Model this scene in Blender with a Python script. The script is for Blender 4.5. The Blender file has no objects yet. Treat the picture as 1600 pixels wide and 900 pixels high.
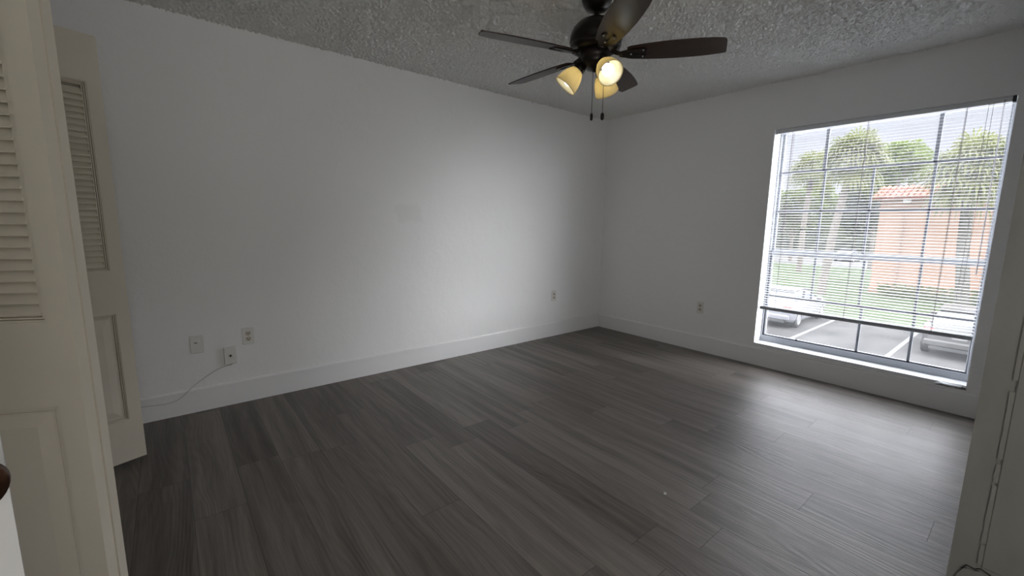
import bpy, math, random
from mathutils import Vector, Matrix
random.seed(7)
S = bpy.context.scene
COL = S.collection
PI = math.pi

# ------------------------------------------------------------------ camera
cam_d = bpy.data.cameras.new('camera'); cam = bpy.data.objects.new('camera', cam_d); COL.objects.link(cam)
CAM = Vector((-4.0836, -3.3445, 1.2407))
yaw, pitch, roll, fpx = 0.8909034, -0.1495761, 0.0124703, 667.36
fw = Vector((math.cos(pitch)*math.cos(yaw), math.cos(pitch)*math.sin(yaw), math.sin(pitch)))
r0 = Vector((math.sin(yaw), -math.cos(yaw), 0)); u0 = r0.cross(fw)
rt = r0*math.cos(roll) + u0*math.sin(roll); up = u0*math.cos(roll) - r0*math.sin(roll)
cam.matrix_world = Matrix(((rt.x, up.x, -fw.x, CAM.x), (rt.y, up.y, -fw.y, CAM.y), (rt.z, up.z, -fw.z, CAM.z), (0, 0, 0, 1)))
cam_d.sensor_width = 36; cam_d.lens = fpx/1600*36; cam_d.clip_start = .02; cam_d.clip_end = 400
S.camera = cam
# ------------------------------------------------------------------ exposure
S.view_settings.view_transform = 'Standard'; S.view_settings.look = 'None'
S.view_settings.gamma = 1; S.view_settings.use_curve_mapping = False
S.view_settings.exposure = 1.02
S.cycles.use_denoising = True
S.cycles.max_bounces = 16; S.cycles.diffuse_bounces = 12; S.cycles.transparent_max_bounces = 24
S.cycles.sample_clamp_indirect = 8
# ------------------------------------------------------------------ sky: hazy bright overcast, brighter overhead
W = bpy.data.worlds.new('world'); S.world = W; W.use_nodes = True
nt = W.node_tree; nt.nodes.clear()
tc = nt.nodes.new('ShaderNodeTexCoord'); sp = nt.nodes.new('ShaderNodeSeparateXYZ')
rp = nt.nodes.new('ShaderNodeValToRGB'); bg = nt.nodes.new('ShaderNodeBackground'); wo = nt.nodes.new('ShaderNodeOutputWorld')
nt.links.new(tc.outputs['Generated'], sp.inputs[0]); nt.links.new(sp.outputs['Z'], rp.inputs[0])
nt.links.new(rp.outputs[0], bg.inputs[0]); nt.links.new(bg.outputs[0], wo.inputs[0])
SKY = 15.0
bg.inputs[1].default_value = SKY
def sky_stop(pos, c, first=None):
    e = rp.color_ramp.elements[first] if first is not None else rp.color_ramp.elements.new(pos)
    e.position = pos; e.color = (c[0]/SKY, c[1]/SKY, c[2]/SKY, 1)
sky_stop(0.0, (.355, .37, .42), 0); sky_stop(.95, (3.9, 4.05, 4.35), 1)
sky_stop(.19, (.34, .355, .405)); sky_stop(.27, (5.6, 5.8, 6.3)); sky_stop(.42, (4.8, 4.95, 5.35)); sky_stop(.6, (3.9, 4.05, 4.35))
# hazy sun behind thin cloud: a wide soft disc on the window side
sl_ = bpy.data.lights.new('hazy_sun', 'SUN'); sl_.energy = 5.4; sl_.angle = math.radians(44); sl_.color = (.97, .985, 1)
so_ = bpy.data.objects.new('hazy_sun', sl_); COL.objects.link(so_); so_.location = (20, -20, 15)
saz, sel = math.radians(-62), math.radians(12)
so_.rotation_euler = Vector((math.cos(saz)*math.cos(sel), math.sin(saz)*math.cos(sel), math.sin(sel))).to_track_quat('Z', 'Y').to_euler()
# ------------------------------------------------------------------ added fill light in the hall behind the camera, no real lamp
def area_light(name, loc, rot, size, power, col, sy=None):
    l = bpy.data.lights.new(name, 'AREA'); l.energy = power; l.size = size; l.color = col
    if sy: l.shape = 'RECTANGLE'; l.size_y = sy
    o = bpy.data.objects.new(name, l); COL.objects.link(o); o.location = loc; o.rotation_euler = rot
    return o
area_light('hall_fill', (-4.0, -4.6, 1.3), (PI/2+.12, 0, 0), 1.4, 10.0, (1, .97, .90), 1.6)
BULB = 2.9

# ================================================================== materials
def mat(name, col, rough=.5, spec=.5, metal=0.0):
    m = bpy.data.materials.new(name); m.use_nodes = True
    b = m.node_tree.nodes['Principled BSDF']
    b.inputs['Base Color'].default_value = (*col, 1); b.inputs['Roughness'].default_value = rough
    b.inputs['Specular IOR Level'].default_value = spec; b.inputs['Metallic'].default_value = metal
    return m
class NT:
    def __init__(s, m):
        s.t = m.node_tree; s.b = s.t.nodes['Principled BSDF']
    def n(s, ty, **k):
        x = s.t.nodes.new('ShaderNode'+ty)
        for a, v in k.items(): setattr(x, a, v)
        return x
    def l(s, a, b): s.t.links.new(a, b)
    def m(s, op, a, b=None, c=None, clamp=False):
        x = s.n('Math', operation=op, use_clamp=clamp)
        for i, v in enumerate((a, b, c)):
            if v is None: continue
            if hasattr(v, 'links'): s.l(v, x.inputs[i])
            else: x.inputs[i].default_value = v
        return x.outputs[0]
    def comb(s, x, y, z=0):
        c = s.n('CombineXYZ')
        for i, v in enumerate((x, y, z)):
            if hasattr(v, 'links'): s.l(v, c.inputs[i])
            else: c.inputs[i].default_value = v
        return c.outputs[0]
    def noise(s, vec, scale, detail=2, rough=.5):
        x = s.n('TexNoise'); s.l(vec, x.inputs['Vector']); x.inputs['Scale'].default_value = scale
        x.inputs['Detail'].default_value = detail; x.inputs['Roughness'].default_value = rough
        return x.outputs['Fac']
    def ramp(s, f, stops):
        x = s.n('ValToRGB'); s.l(f, x.inputs[0]); e = x.color_ramp.elements
        e[0].position, e[0].color = stops[0][0], (*stops[0][1], 1)
        e[1].position, e[1].color = stops[-1][0], (*stops[-1][1], 1)
        for p_, c_ in stops[1:-1]:
            q = e.new(p_); q.color = (*c_, 1)
        return x.outputs[0]
    def mix(s, f, a, b, blend='MIX'):
        x = s.n('Mix', data_type='RGBA', blend_type=blend)
        for i, v in ((0, f), (6, a), (7, b)):
            if hasattr(v, 'links'): s.l(v, x.inputs[i])
            elif isinstance(v, tuple): x.inputs[i].default_value = (*v, 1)
            else: x.inputs[i].default_value = v
        return x.outputs[2]
    def bump(s, h, strength, dist):
        x = s.n('Bump'); s.l(h, x.inputs['Height']); x.inputs['Strength'].default_value = strength
        x.inputs['Distance'].default_value = dist; s.l(x.outputs[0], s.b.inputs['Normal'])

def tint(m, amount, scale, stretch=(1, 1, 1), bump=0, bdist=.002):
    """soft blotchy colour variation and optional bump on a plain material"""
    N = NT(m); c = tuple(N.b.inputs['Base Color'].default_value)[:3]
    t = N.n('TexCoord'); mp = N.n('Mapping'); N.l(t.outputs['Object'], mp.inputs[0]); mp.inputs['Scale'].default_value = stretch
    f = N.noise(mp.outputs[0], scale, 4, .6)
    lo = tuple(v*(1-amount) for v in c); hi = tuple(min(1, v*(1+amount)) for v in c)
    N.l(N.ramp(f, [(.3, lo), (.7, hi)]), N.b.inputs['Base Color'])
    if bump: N.bump(f, bump, bdist)
    return m

# white painted plaster with trowel texture and, on the long wall, a faint repair patch
def wall_mat(name, col, patch=False):
    m = mat(name, col, .55, .3); N = NT(m)
    t = N.n('TexCoord').outputs['Object']
    f1 = N.noise(t, 9, 5, .6); f2 = N.noise(t, 1.3, 2)
    c = N.mix(N.m('MULTIPLY', f2, .12), col, (col[0]*.75, col[1]*.75, col[2]*.73))
    if patch:
        s = N.n('SeparateXYZ'); N.l(t, s.inputs[0])
        wob = N.m('MULTIPLY', N.m('SUBTRACT', N.noise(t, 14, 3), .5), .10)
        dx = N.m('SUBTRACT', N.m('ABSOLUTE', N.m('ADD', N.m('ADD', s.outputs['X'], 2.50), N.m('MULTIPLY', N.m('SUBTRACT', s.outputs['Z'], 1.31), .35))), .11)
        dz = N.m('SUBTRACT', N.m('ABSOLUTE', N.m('SUBTRACT', N.m('SUBTRACT', s.outputs['Z'], 1.32), N.m('MULTIPLY', N.m('ADD', s.outputs['X'], 2.5), .1))), .075)
        d = N.m('ADD', N.m('MAXIMUM', dx, dz), wob)
        k = N.m('SUBTRACT', 1, N.m('MULTIPLY_ADD', d, 40, .5, clamp=True))
        c = N.mix(N.m('MULTIPLY', k, .09), c, (col[0]*.5, col[1]*.5, col[2]*.44))
    N.l(c, N.b.inputs['Base Color'])
    f3 = N.noise(t, 60, 2)
    N.bump(N.m('ADD', N.m('MULTIPLY', f1, 1.0), N.m('MULTIPLY', f3, .15)), .4, .010)
    return m
M_wall = wall_mat('white_plaster', (.90, .90, .905))
M_wallp = wall_mat('white_plaster_patched', (.89, .89, .895), True)
M_closet = mat('darkened_closet', (.13, .115, .10), .7)  # colour darkened to cut light bouncing out of the closet
M_base = mat('white_gloss_trim', (.84, .84, .85), .3, .5)
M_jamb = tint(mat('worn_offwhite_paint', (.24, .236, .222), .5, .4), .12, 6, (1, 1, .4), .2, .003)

def ceiling_mat():
    m = mat('popcorn_plaster', (.94, .94, .92), .9, .1); N = NT(m)
    t = N.n('TexCoord').outputs['Object']
    N.bump(N.noise(t, 260, 2, .7), .6, .004)
    return m
M_ceil = ceiling_mat()

def floor_mat():
    m = mat('grey_vinyl_plank', (.12, .115, .11), .4, .42); N = NT(m)
    PW, PL = .19, 1.22
    s = N.n('SeparateXYZ'); N.l(N.n('TexCoord').outputs['Object'], s.inputs[0])
    x, y = s.outputs['X'], s.outputs['Y']
    X = N.m('DIVIDE', N.m('ADD', x, 4.09+1.9), PW); row = N.m('FLOOR', X); fx = N.m('FRACT', X)
    w1 = N.n('TexWhiteNoise', noise_dimensions='1D'); N.l(row, w1.inputs['W'])
    Y = N.m('ADD', N.m('DIVIDE', y, PL), N.m('MULTIPLY', w1.outputs['Value'], 7.3)); colm = N.m('FLOOR', Y); fy = N.m('FRACT', Y)
    w2 = N.n('TexWhiteNoise', noise_dimensions='2D'); N.l(N.comb(row, colm), w2.inputs['Vector']); pid = w2.outputs['Value']
    # slow wavering so the grain meanders
    wv = N.noise(N.comb(N.m('MULTIPLY', x, 3), N.m('MULTIPLY', y, 1.6), N.m('MULTIPLY', pid, 60)), 1.0, 2)
    gx = N.m('ADD', x, N.m('MULTIPLY', N.m('SUBTRACT', wv, .5), .055))
    o = N.m('MULTIPLY', pid, 91)
    streak = N.noise(N.comb(N.m('MULTIPLY_ADD', gx, 17, o), N.m('MULTIPLY_ADD', y, .75, o), o), 1.0, 4, .6)
    fine = N.noise(N.comb(N.m('MULTIPLY_ADD', gx, 150, o), N.m('MULTIPLY_ADD', y, 5, o), o), 1.0, 3, .65)
    rings = N.m('SINE', N.m('MULTIPLY', N.noise(N.comb(N.m('MULTIPLY_ADD', gx, 5, o), N.m('MULTIPLY_ADD', y, .5, o), o), 1.0, 1), 130))
    tone = N.m('ADD', N.m('MULTIPLY_ADD', pid, .20, .02), N.m('ADD', N.m('MULTIPLY', streak, .80), N.m('MULTIPLY', fine, .34)))
    tone = N.m('ADD', tone, N.m('MULTIPLY', rings, .018))
    c = N.ramp(tone, [(.36, (.044, .037, .032)), (.60, (.116, .101, .090)), (.88, (.21, .188, .170))])
    ex = N.m('MINIMUM', fx, N.m('SUBTRACT', 1, fx)); ey = N.m('MINIMUM', fy, N.m('SUBTRACT', 1, fy))
    sx = N.m('LESS_THAN', ex, .006); sy = N.m('LESS_THAN', ey, .0011)
    seam = N.m('MAXIMUM', sx, sy)
    c = N.mix(N.m('MULTIPLY', seam, .6), c, (.02, .02, .02))
    N.l(c, N.b.inputs['Base Color'])
    N.l(N.m('ADD', .33, N.m('MULTIPLY', fine, .2)), N.b.inputs['Roughness'])
    h = N.m('ADD', N.m('MULTIPLY', fine, .6), N.m('ADD', N.m('MULTIPLY', rings, .12), N.m('MULTIPLY', seam, -1.2)))
    N.bump(h, .6, .003)
    return m
M_floor = floor_mat()

M_cream = tint(mat('cream_door_paint', (.72, .67, .57), .45, .4), .03, 3)
M_white_door = mat('white_door_paint', (.8, .8, .8), .35)
M_bronze = mat('dark_bronze', (.022, .018, .016), .32, .5, .6)
M_copper = mat('antique_copper', (.10, .045, .022), .3, .5, .9)
M_plate = mat('white_plate_plastic', (.75, .75, .72), .35)
M_plate2 = mat('ivory_socket_plastic', (.58, .52, .44), .4)
M_dark = mat('dark_slot', (.01, .01, .01), .7)
M_alu = mat('white_aluminium', (.40, .42, .46), .4)
M_mullion = mat('grey_aluminium', (.20, .21, .235), .45)
M_gasket = mat('black_gasket', (.02, .022, .03), .6)
M_sill = tint(mat('white_marble', (.80, .82, .84), .25), .07, 10, (1, 1, 1))
M_sillbreak = tint(mat('broken_plaster', (.22, .22, .22), .9), .5, 60)
M_slat = mat('white_slat', (.63, .64, .66), .4)
M_rail = mat('grey_rail', (.78, .80, .83), .4)
M_brail = mat('dark_rail', (.36, .38, .41), .4)
M_cord = mat('blind_cord', (.30, .27, .27), .8)
M_wand = mat('clear_wand', (.92, .9, .93), .15); M_wand.node_tree.nodes['Principled BSDF'].inputs['Transmission Weight'].default_value = .8
M_cable = mat('white_cable', (.55, .55, .52), .5)
M_blade = mat('dark_walnut', (.035, .019, .013), .34, .5)
tint(M_blade, .35, 9, (1, 1, 1))
M_caulk = mat('old_caulk', (.25, .245, .23), .8)

def shade_mat():
    m = bpy.data.materials.new('amber_glass'); m.use_nodes = True; t = m.node_tree; t.nodes.clear()
    o = t.nodes.new('ShaderNodeOutputMaterial')
    tr = t.nodes.new('ShaderNodeBsdfTranslucent'); di = t.nodes.new('ShaderNodeBsdfDiffuse'); gl = t.nodes.new('ShaderNodeBsdfGlossy')
    tr.inputs[0].default_value = (.95, .79, .46, 1); di.inputs[0].default_value = (.84, .75, .50, 1)
    gl.inputs['Roughness'].default_value = .15
    a = t.nodes.new('ShaderNodeMixShader'); a.inputs[0].default_value = .5
    b = t.nodes.new('ShaderNodeMixShader'); b.inputs[0].default_value = .06
    t.links.new(tr.outputs[0], a.inputs[1]); t.links.new(di.outputs[0], a.inputs[2])
    t.links.new(a.outputs[0], b.inputs[1]); t.links.new(gl.outputs[0], b.inputs[2]); t.links.new(b.outputs[0], o.inputs[0])
    return m
M_shade = shade_mat()
def emit(name, col, s):
    m = bpy.data.materials.new(name); m.use_nodes = True; t = m.node_tree; t.nodes.clear()
    o = t.nodes.new('ShaderNodeOutputMaterial'); e = t.nodes.new('ShaderNodeEmission')
    e.inputs[0].default_value = (*col, 1); e.inputs[1].default_value = s; t.links.new(e.outputs[0], o.inputs[0]); return m
M_bulb = emit('lit_bulb', (.86, .95, 1), BULB)

def glass_mat():
    """thin window pane: clear, a little sheen, a pale film for both dust and glare haze"""
    m = bpy.data.materials.new('dusty_hazed_glass'); m.use_nodes = True; t = m.node_tree; t.nodes.clear()
    o = t.nodes.new('ShaderNodeOutputMaterial')
    tp = t.nodes.new('ShaderNodeBsdfTransparent'); tl = t.nodes.new('ShaderNodeBsdfTranslucent'); g = t.nodes.new('ShaderNodeBsdfGlossy')
    g.inputs['Roughness'].default_value = .02; tl.inputs[0].default_value = (.9, .92, .95, 1)
    lw = t.nodes.new('ShaderNodeLayerWeight'); lw.inputs[0].default_value = .5
    pw = t.nodes.new('ShaderNodeMath'); pw.operation = 'POWER'; pw.inputs[1].default_value = 5; t.links.new(lw.outputs['Facing'], pw.inputs[0])
    fr = t.nodes.new('ShaderNodeMath'); fr.operation = 'MULTIPLY_ADD'; fr.inputs[1].default_value = .9; fr.inputs[2].default_value = .04; t.links.new(pw.outputs[0], fr.inputs[0])
    a = t.nodes.new('ShaderNodeMixShader'); b = t.nodes.new('ShaderNodeMixShader')
    tcn = t.nodes.new('ShaderNodeTexCoord'); nz = t.nodes.new('ShaderNodeTexNoise'); nz.inputs['Scale'].default_value = 5; nz.inputs['Detail'].default_value = 5
    t.links.new(tcn.outputs['Object'], nz.inputs['Vector'])
    mr = t.nodes.new('ShaderNodeMapRange'); mr.inputs[1].default_value = .3; mr.inputs[2].default_value = .7; mr.inputs[3].default_value = .007; mr.inputs[4].default_value = .019  # film strength: glare haze veiling the view is put in with the dust
    t.links.new(nz.outputs['Fac'], mr.inputs[0]); t.links.new(mr.outputs[0], a.inputs[0])
    t.links.new(tp.outputs[0], a.inputs[1]); t.links.new(tl.outputs[0], a.inputs[2])
    t.links.new(fr.outputs[0], b.inputs[0]); t.links.new(a.outputs[0], b.inputs[1]); t.links.new(g.outputs[0], b.inputs[2])
    t.links.new(b.outputs[0], o.inputs[0]); return m
M_glass = glass_mat()

# ================================================================== mesh builder
class MB:
    def __init__(s): s.v = []; s.f = []; s.sm = []
    def add(s, vs, fs, smooth=False):
        k = len(s.v); s.v += [tuple(v) for v in vs]
        for f in fs: s.f.append(tuple(i+k for i in f)); s.sm.append(smooth)
        return s
    def box(s, a, b, M=None, ch=0):
        """axis box a..b; ch chamfers all edges"""
        (x0, y0, z0), (x1, y1, z1) = a, b
        if x0 > x1: x0, x1 = x1, x0
        if y0 > y1: y0, y1 = y1, y0
        if z0 > z1: z0, z1 = z1, z0
        if not ch:
            vs = [(x, y, z) for z in (z0, z1) for y in (y0, y1) for x in (x0, x1)]
            fs = [(0, 2, 3, 1), (4, 5, 7, 6), (0, 1, 5, 4), (2, 6, 7, 3), (0, 4, 6, 2), (1, 3, 7, 5)]
        else:
            c = min(ch, (x1-x0)*.45, (y1-y0)*.45, (z1-z0)*.45)
            vs = []; idx = {}
            P = ((x0, x1), (y0, y1), (z0, z1)); sg = (1, -1)
            for i in (0, 1):
                for j in (0, 1):
                    for k in (0, 1):
                        for ax in range(3):
                            q = [P[0][i], P[1][j], P[2][k]]; ijk = (i, j, k)
                            for o in range(3):
                                if o != ax: q[o] += c*sg[ijk[o]]
                            idx[(i, j, k, ax)] = len(vs); vs.append(q)
            fs = []
            for ax in range(3):
                o1, o2 = [o for o in range(3) if o != ax]
                for e in (0, 1):
                    q = []
                    for (a1, a2) in ((0, 0), (1, 0), (1, 1), (0, 1)):
                        t = [0, 0, 0]; t[ax] = e; t[o1] = a1; t[o2] = a2; q.append(idx[(*t, ax)])
                    fs.append(tuple(q))
            for ax in range(3):
                o1, o2 = [o for o in range(3) if o != ax]
                for a1 in (0, 1):
                    for a2 in (0, 1):
                        t0 = [0, 0, 0]; t0[o1] = a1; t0[o2] = a2; t1 = list(t0); t1[ax] = 1
                        fs.append((idx[(*t0, o1)], idx[(*t1, o1)], idx[(*t1, o2)], idx[(*t0, o2)]))
            for i in (0, 1):
                for j in (0, 1):
                    for k in (0, 1): fs.append(tuple(idx[(i, j, k, ax)] for ax in range(3)))
        if M is not None: vs = [M @ Vector(v) for v in vs]
        return s.add(vs, fs)
    def lathe(s, prof, M=None, n=32, cap=True):
        """profile of (r, z) turned about z"""
        vs = []; fs = []
        for r, z in prof:
            for i in range(n):
                a = 2*PI*i/n; vs.append((r*math.cos(a), r*math.sin(a), z))
        for k in range(len(prof)-1):
            for i in range(n):
                j = (i+1) % n; fs.append((k*n+i, k*n+j, (k+1)*n+j, (k+1)*n+i))
        if M is not None: vs = [M @ Vector(v) for v in vs]
        s.add(vs, fs, True)
        if cap:
            for k, rev in ((0, True), (len(prof)-1, False)):
                if prof[k][0] > 1e-5:
                    q = [vs[k*n+i] for i in range(n)]
                    s.add(q, [tuple(range(n)) if not rev else tuple(reversed(range(n)))])
        return s
    def tube(s, pts, r, n=8, r1=None):
        pts = [Vector(p) for p in pts]; m = len(pts); vs = []; fs = []
        for k, p in enumerate(pts):
            t = (pts[min(k+1, m-1)]-pts[max(k-1, 0)]).normalized()
            a = t.cross(Vector((0, 0, 1)))
            if a.length < 1e-3: a = t.cross(Vector((1, 0, 0)))
            a.normalize(); b = t.cross(a)
            rr = r if r1 is None else r+(r1-r)*k/(m-1)
            for i in range(n):
                w = 2*PI*i/n; vs.append(p+a*(rr*math.cos(w))+b*(rr*math.sin(w)))
        for k in range(m-1):
            for i in range(n):
                j = (i+1) % n; fs.append((k*n+i, k*n+j, (k+1)*n+j, (k+1)*n+i))
        s.add(vs, fs, True)
        s.add(vs[:n], [tuple(range(n))]); s.add(vs[-n:], [tuple(range(n))])
        return s
    def prism(s, poly, z0, z1, M=None):
        n = len(poly); vs = [(x, y, z0) for x, y in poly]+[(x, y, z1) for x, y in poly]
        fs = [tuple(reversed(range(n))), tuple(range(n, 2*n))]+[(i, (i+1) % n, n+(i+1) % n, n+i) for i in range(n)]
        if M is not None: vs = [M @ Vector(v) for v in vs]
        return s.add(vs, fs)
    def build(s, name, m, parent=None, local=False):
        """link as ONE object; vertices are world coordinates unless local, and are kept where they are under the parent"""
        me = bpy.data.meshes.new(name); vs = s.v
        if parent is not None and not local:
            inv = WM(parent).inverted(); vs = [tuple(inv @ Vector(v)) for v in vs]
        me.from_pydata(vs, [], s.f); me.polygons.foreach_set('use_smooth', s.sm)
        me.materials.append(m); me.validate(); me.update()
        o = bpy.data.objects.new(name, me); COL.objects.link(o)
        if parent is not None: o.parent = parent
        return o
def WM(o):
    M = o.matrix_basis.copy()
    while o.parent is not None:
        o = o.parent; M = o.matrix_basis @ M
    return M
def fix_normals(o):
    import bmesh
    bm = bmesh.new(); bm.from_mesh(o.data); bmesh.ops.recalc_face_normals(bm, faces=bm.faces[:]); bm.to_mesh(o.data); bm.free()
def tag(o, label, cat, group=None, kind=None):
    o['label'] = label; o['category'] = cat
    if group: o['group'] = group
    if kind: o['kind'] = kind
    return o
def thing(name, loc, label, cat, group=None, kind=None, rz=0):
    o = bpy.data.objects.new(name, None); COL.objects.link(o); o.location = loc; o.rotation_euler = (0, 0, rz); o.empty_display_size = .05
    return tag(o, label, cat, group, kind)
def copy_tree(o, parent=None):
    c = o.copy(); COL.objects.link(c)
    if parent is not None: c.parent = parent
    for ch in list(o.children):
        if ch is not c: copy_tree(ch, c)
    return c
def T(x, y, z): return Matrix.Translation((x, y, z))
def RZ(a): return Matrix.Rotation(a, 4, 'Z')
def aim(loc, d):
    """matrix whose +z looks along d"""
    return Matrix.Translation(loc) @ Vector(d).to_track_quat('Z', 'Y').to_matrix().to_4x4()
ST = 'structure'

# ================================================================== room shell
H = 2.44
WY0, WY1, WZ0, WZ1 = -3.135, -1.80, .19, 2.052        # window opening
tag(MB().box((-5.3, -4.75, -.12), (0, 0, 0)).build('floor', M_floor), 'grey wood-look plank floor across the whole room', 'floor', kind=ST)
import numpy as np
def popcorn(x0, x1, y0, y1, st):
    rng = np.random.default_rng(3)
    nx, ny = int((x1-x0)/st)+1, int((y1-y0)/st)+1
    h = rng.random((nx, ny))**2.2
    big = rng.random((nx, ny)); big = (big+np.roll(big, 1, 0)+np.roll(big, 1, 1)+np.roll(np.roll(big, 1, 0), 1, 1))/4
    h = .016*h+.006*np.clip(big-.45, 0, 1)
    h[0, :] = h[-1, :] = h[:, 0] = h[:, -1] = 0
    gx, gy = np.meshgrid(np.linspace(x0, x1, nx), np.linspace(y0, y1, ny), indexing='ij')
    gx = gx+(rng.random((nx, ny))-.5)*st*.5; gy = gy+(rng.random((nx, ny))-.5)*st*.5
    co = np.stack([gx, gy, H-h], -1).reshape(-1, 3)
    i = np.arange(nx*ny).reshape(nx, ny)
    q = np.stack([i[:-1, :-1], i[:-1, 1:], i[1:, 1:], i[1:, :-1]], -1).reshape(-1, 4)
    return co, q
def ceiling_obj():
    co, q = popcorn(-4.66, .02, -3.4, .02, .007)
    b = MB().box((-5.3, -4.75, H+.001), (.20, .1, H+.12))
    me = bpy.data.meshes.new('ceiling'); k = len(b.v)
    vs = np.concatenate([np.array(b.v), co]); nq = len(q)+6
    me.vertices.add(len(vs)); me.vertices.foreach_set('co', vs.astype('f4').ravel())
    fs = np.concatenate([np.array(b.f), q+k])
    me.loops.add(nq*4); me.loops.foreach_set('vertex_index', fs.astype('i4').ravel())
    me.polygons.add(nq); me.polygons.foreach_set('loop_start', np.arange(0, nq*4, 4, dtype='i4')); me.polygons.foreach_set('loop_total', np.full(nq, 4, dtype='i4'))
    sm = np.ones(nq, dtype=bool); sm[:6] = False; me.polygons.foreach_set('use_smooth', sm)
    me.update(calc_edges=True); me.validate(); me.materials.append(M_ceil)
    o = bpy.data.objects.new('ceiling', me); COL.objects.link(o); return o
tag(ceiling_obj(), 'white popcorn-textured ceiling above the fan', 'ceiling', kind=ST)
tag(MB().box((-5.3, 0, -.12), (.20, .1, H+.01)).build('wall_left', M_wallp), 'long blank white wall with outlets and a faint repair patch', 'wall', kind=ST)
w = MB()
w.box((0, WY1, -.12), (.20, 0, H+.01)); w.box((0, -4.75, -.12), (.20, WY0, H+.01))
w.box((0, WY0, -.12), (.20, WY1, WZ0)); w.box((0, WY0, WZ1), (.20, WY1, H+.01))
tag(w.build('wall_right', M_wall), 'white wall holding the large window', 'wall', kind=ST)
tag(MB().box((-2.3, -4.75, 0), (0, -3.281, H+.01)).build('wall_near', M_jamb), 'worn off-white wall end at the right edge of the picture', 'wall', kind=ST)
w = MB()
w.box((-4.75, -.40, 0), (-4.64, 0, H+.01)); w.box((-4.75, -1.77, 2.07), (-4.64, -.40, H+.01)); w.box((-4.75, -2.42, 0), (-4.64, -1.77, H+.01))
w.box((-5.22, -2.45, 0), (-4.75, -2.37, H+.01)); w.box((-5.0, -4.75, 0), (-4.9, -2.37, H+.01))
tag(w.build('wall_closet', M_wall), 'white wall around the closet opening behind the folding doors', 'wall', kind=ST)
tag(MB().box((-5.3, -4.75, 0), (-5.22, 0, H+.06)).build('wall_closet_back', M_closet), 'closet back wall coloured dark to cut bounced light', 'wall', kind=ST)
tag(MB().box((-5.3, -4.75, 0), (-2.3, -4.65, H+.01)).build('wall_back', M_wall), 'white hall wall behind the camera', 'wall', kind=ST)

def baseboard(name, path, label):
    """tall flat board with an eased top edge; profile offset d is into the room"""
    prof = [(0, 0), (.014, 0), (.014, .148), (.011, .156), (.004, .160), (0, .160)]
    (a, b, nrm) = path; vs = []; n = len(prof)
    for P in (a, b):
        for d, z in prof: vs.append((P[0]+nrm[0]*d, P[1]+nrm[1]*d, z))
    fs = [(i, (i+1) % n, n+(i+1) % n, n+i) for i in range(n)]+[tuple(range(n)), tuple(range(2*n-1, n-1, -1))]
    o = MB().add(vs, fs).build(name, M_base); fix_normals(o)
    return tag(o, label, 'baseboard', kind=ST)
baseboard('baseboard_left', ((-4.64, 0), (0, 0), (0, -1)), 'tall white baseboard along the long blank wall')
baseboard('baseboard_right', ((0, -3.281), (0, -.014), (-1, 0)), 'tall white baseboard under the window')

# wall end at the right edge: casing board with a gappy caulk joint and a broken foot
X = -2.3
b = MB()
b.box((X-.006, -3.62, .262), (X, -3.345, H), ch=.004)
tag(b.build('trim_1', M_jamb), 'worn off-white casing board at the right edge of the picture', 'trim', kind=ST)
b = MB(); z = .27
for z0, z1 in ((.27, .33), (.338, .52), (.528, .585), (.60, .80), (.832, 2.44)):
    n = 6
    for k in range(n):
        za = z0+(z1-z0)*k/n; zb = z0+(z1-z0)*(k+1)/n
        b.box((X-.003-random.random()*.002, -3.3455, za), (X, -3.337+random.random()*.002, zb))
tag(b.build('trim_2', M_caulk), 'cracked caulk joint beside the worn casing board', 'caulk', kind=ST)
b = MB()
edge = [(-3.296, .0), (-3.296, .18), (-3.303, .215), (-3.312, .236), (-3.322, .243), (-3.334, .241), (-3.345, .249), (-3.36, .243), (-3.38, .232), (-3.41, .236), (-3.62, .22), (-3.62, 0)]
b.prism([(y, z) for y, z in edge], 0, .006, Matrix(((0, 0, -1, X), (1, 0, 0, 0), (0, 1, 0, 0), (0, 0, 0, 1))))
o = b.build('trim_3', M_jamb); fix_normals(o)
tag(o, 'cracked foot board below the worn casing', 'trim', kind=ST)
b = MB(); pts = [(-3.309, .233), (-3.318, .250), (-3.334, .247), (-3.345, .256), (-3.362, .25), (-3.385, .238), (-3.41, .243)]
b.tube([(X-.0035, y, z) for y, z in pts], .0016, 6)
tag(b.build('crack', M_dark), 'dark crack across the worn wall end near the floor', 'crack')

# ------------------------------------------------------------------ window
win = thing('window_1', (.15, -2.47, .2), 'large white framed window with a grid of panes onto the car park', 'window', kind=ST)
fx0, fx1 = .127, .19
f = MB()
f.box((fx0, WY0, .190), (fx1, WY1, .256), ch=.004)            # bottom
f.box((fx0, WY0, 2.030), (fx1, WY1, WZ1), ch=.004)            # top
f.box((fx0, WY1-.014, .25), (fx1, WY1, 2.04), ch=.004)
f.box((fx0, WY0, .25), (fx1, WY0+.018, 2.04), ch=.004)
f.build('window_frame', M_alu, win)
g = MB()
g.box((.140, WY1-.021, .252), (.152, WY1-.014, 1.0)); g.box((.140, WY0+.018, .252), (.152, WY0+.022, 1.0))
g.box((.132, WY0+.018, .256), (.152, WY1-.014, .260))
g.build('gasket', M_gasket, win)
sash = MB()
L, Rr = WY1-.021, WY0+.019
sash.box((.138, L-.014, .259), (.156, L, 1.0), ch=.003); sash.box((.138, Rr, .259), (.156, Rr+.008, 1.0), ch=.003)
sash.box((.138, Rr, .259), (.156, L, .267), ch=.002); sash.box((.132, Rr, .998), (.160, L, 1.026), ch=.003)
sash.build('lower_sash', M_alu, win)
sash = MB()
sash.box((.158, L-.012, 1.03), (.178, L+.007, 2.03), ch=.003); sash.box((.158, Rr-.002, 1.03), (.178, Rr+.008, 2.03), ch=.003)
sash.box((.152, Rr, 1.004), (.180, L, 1.043), ch=.003)
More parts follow.
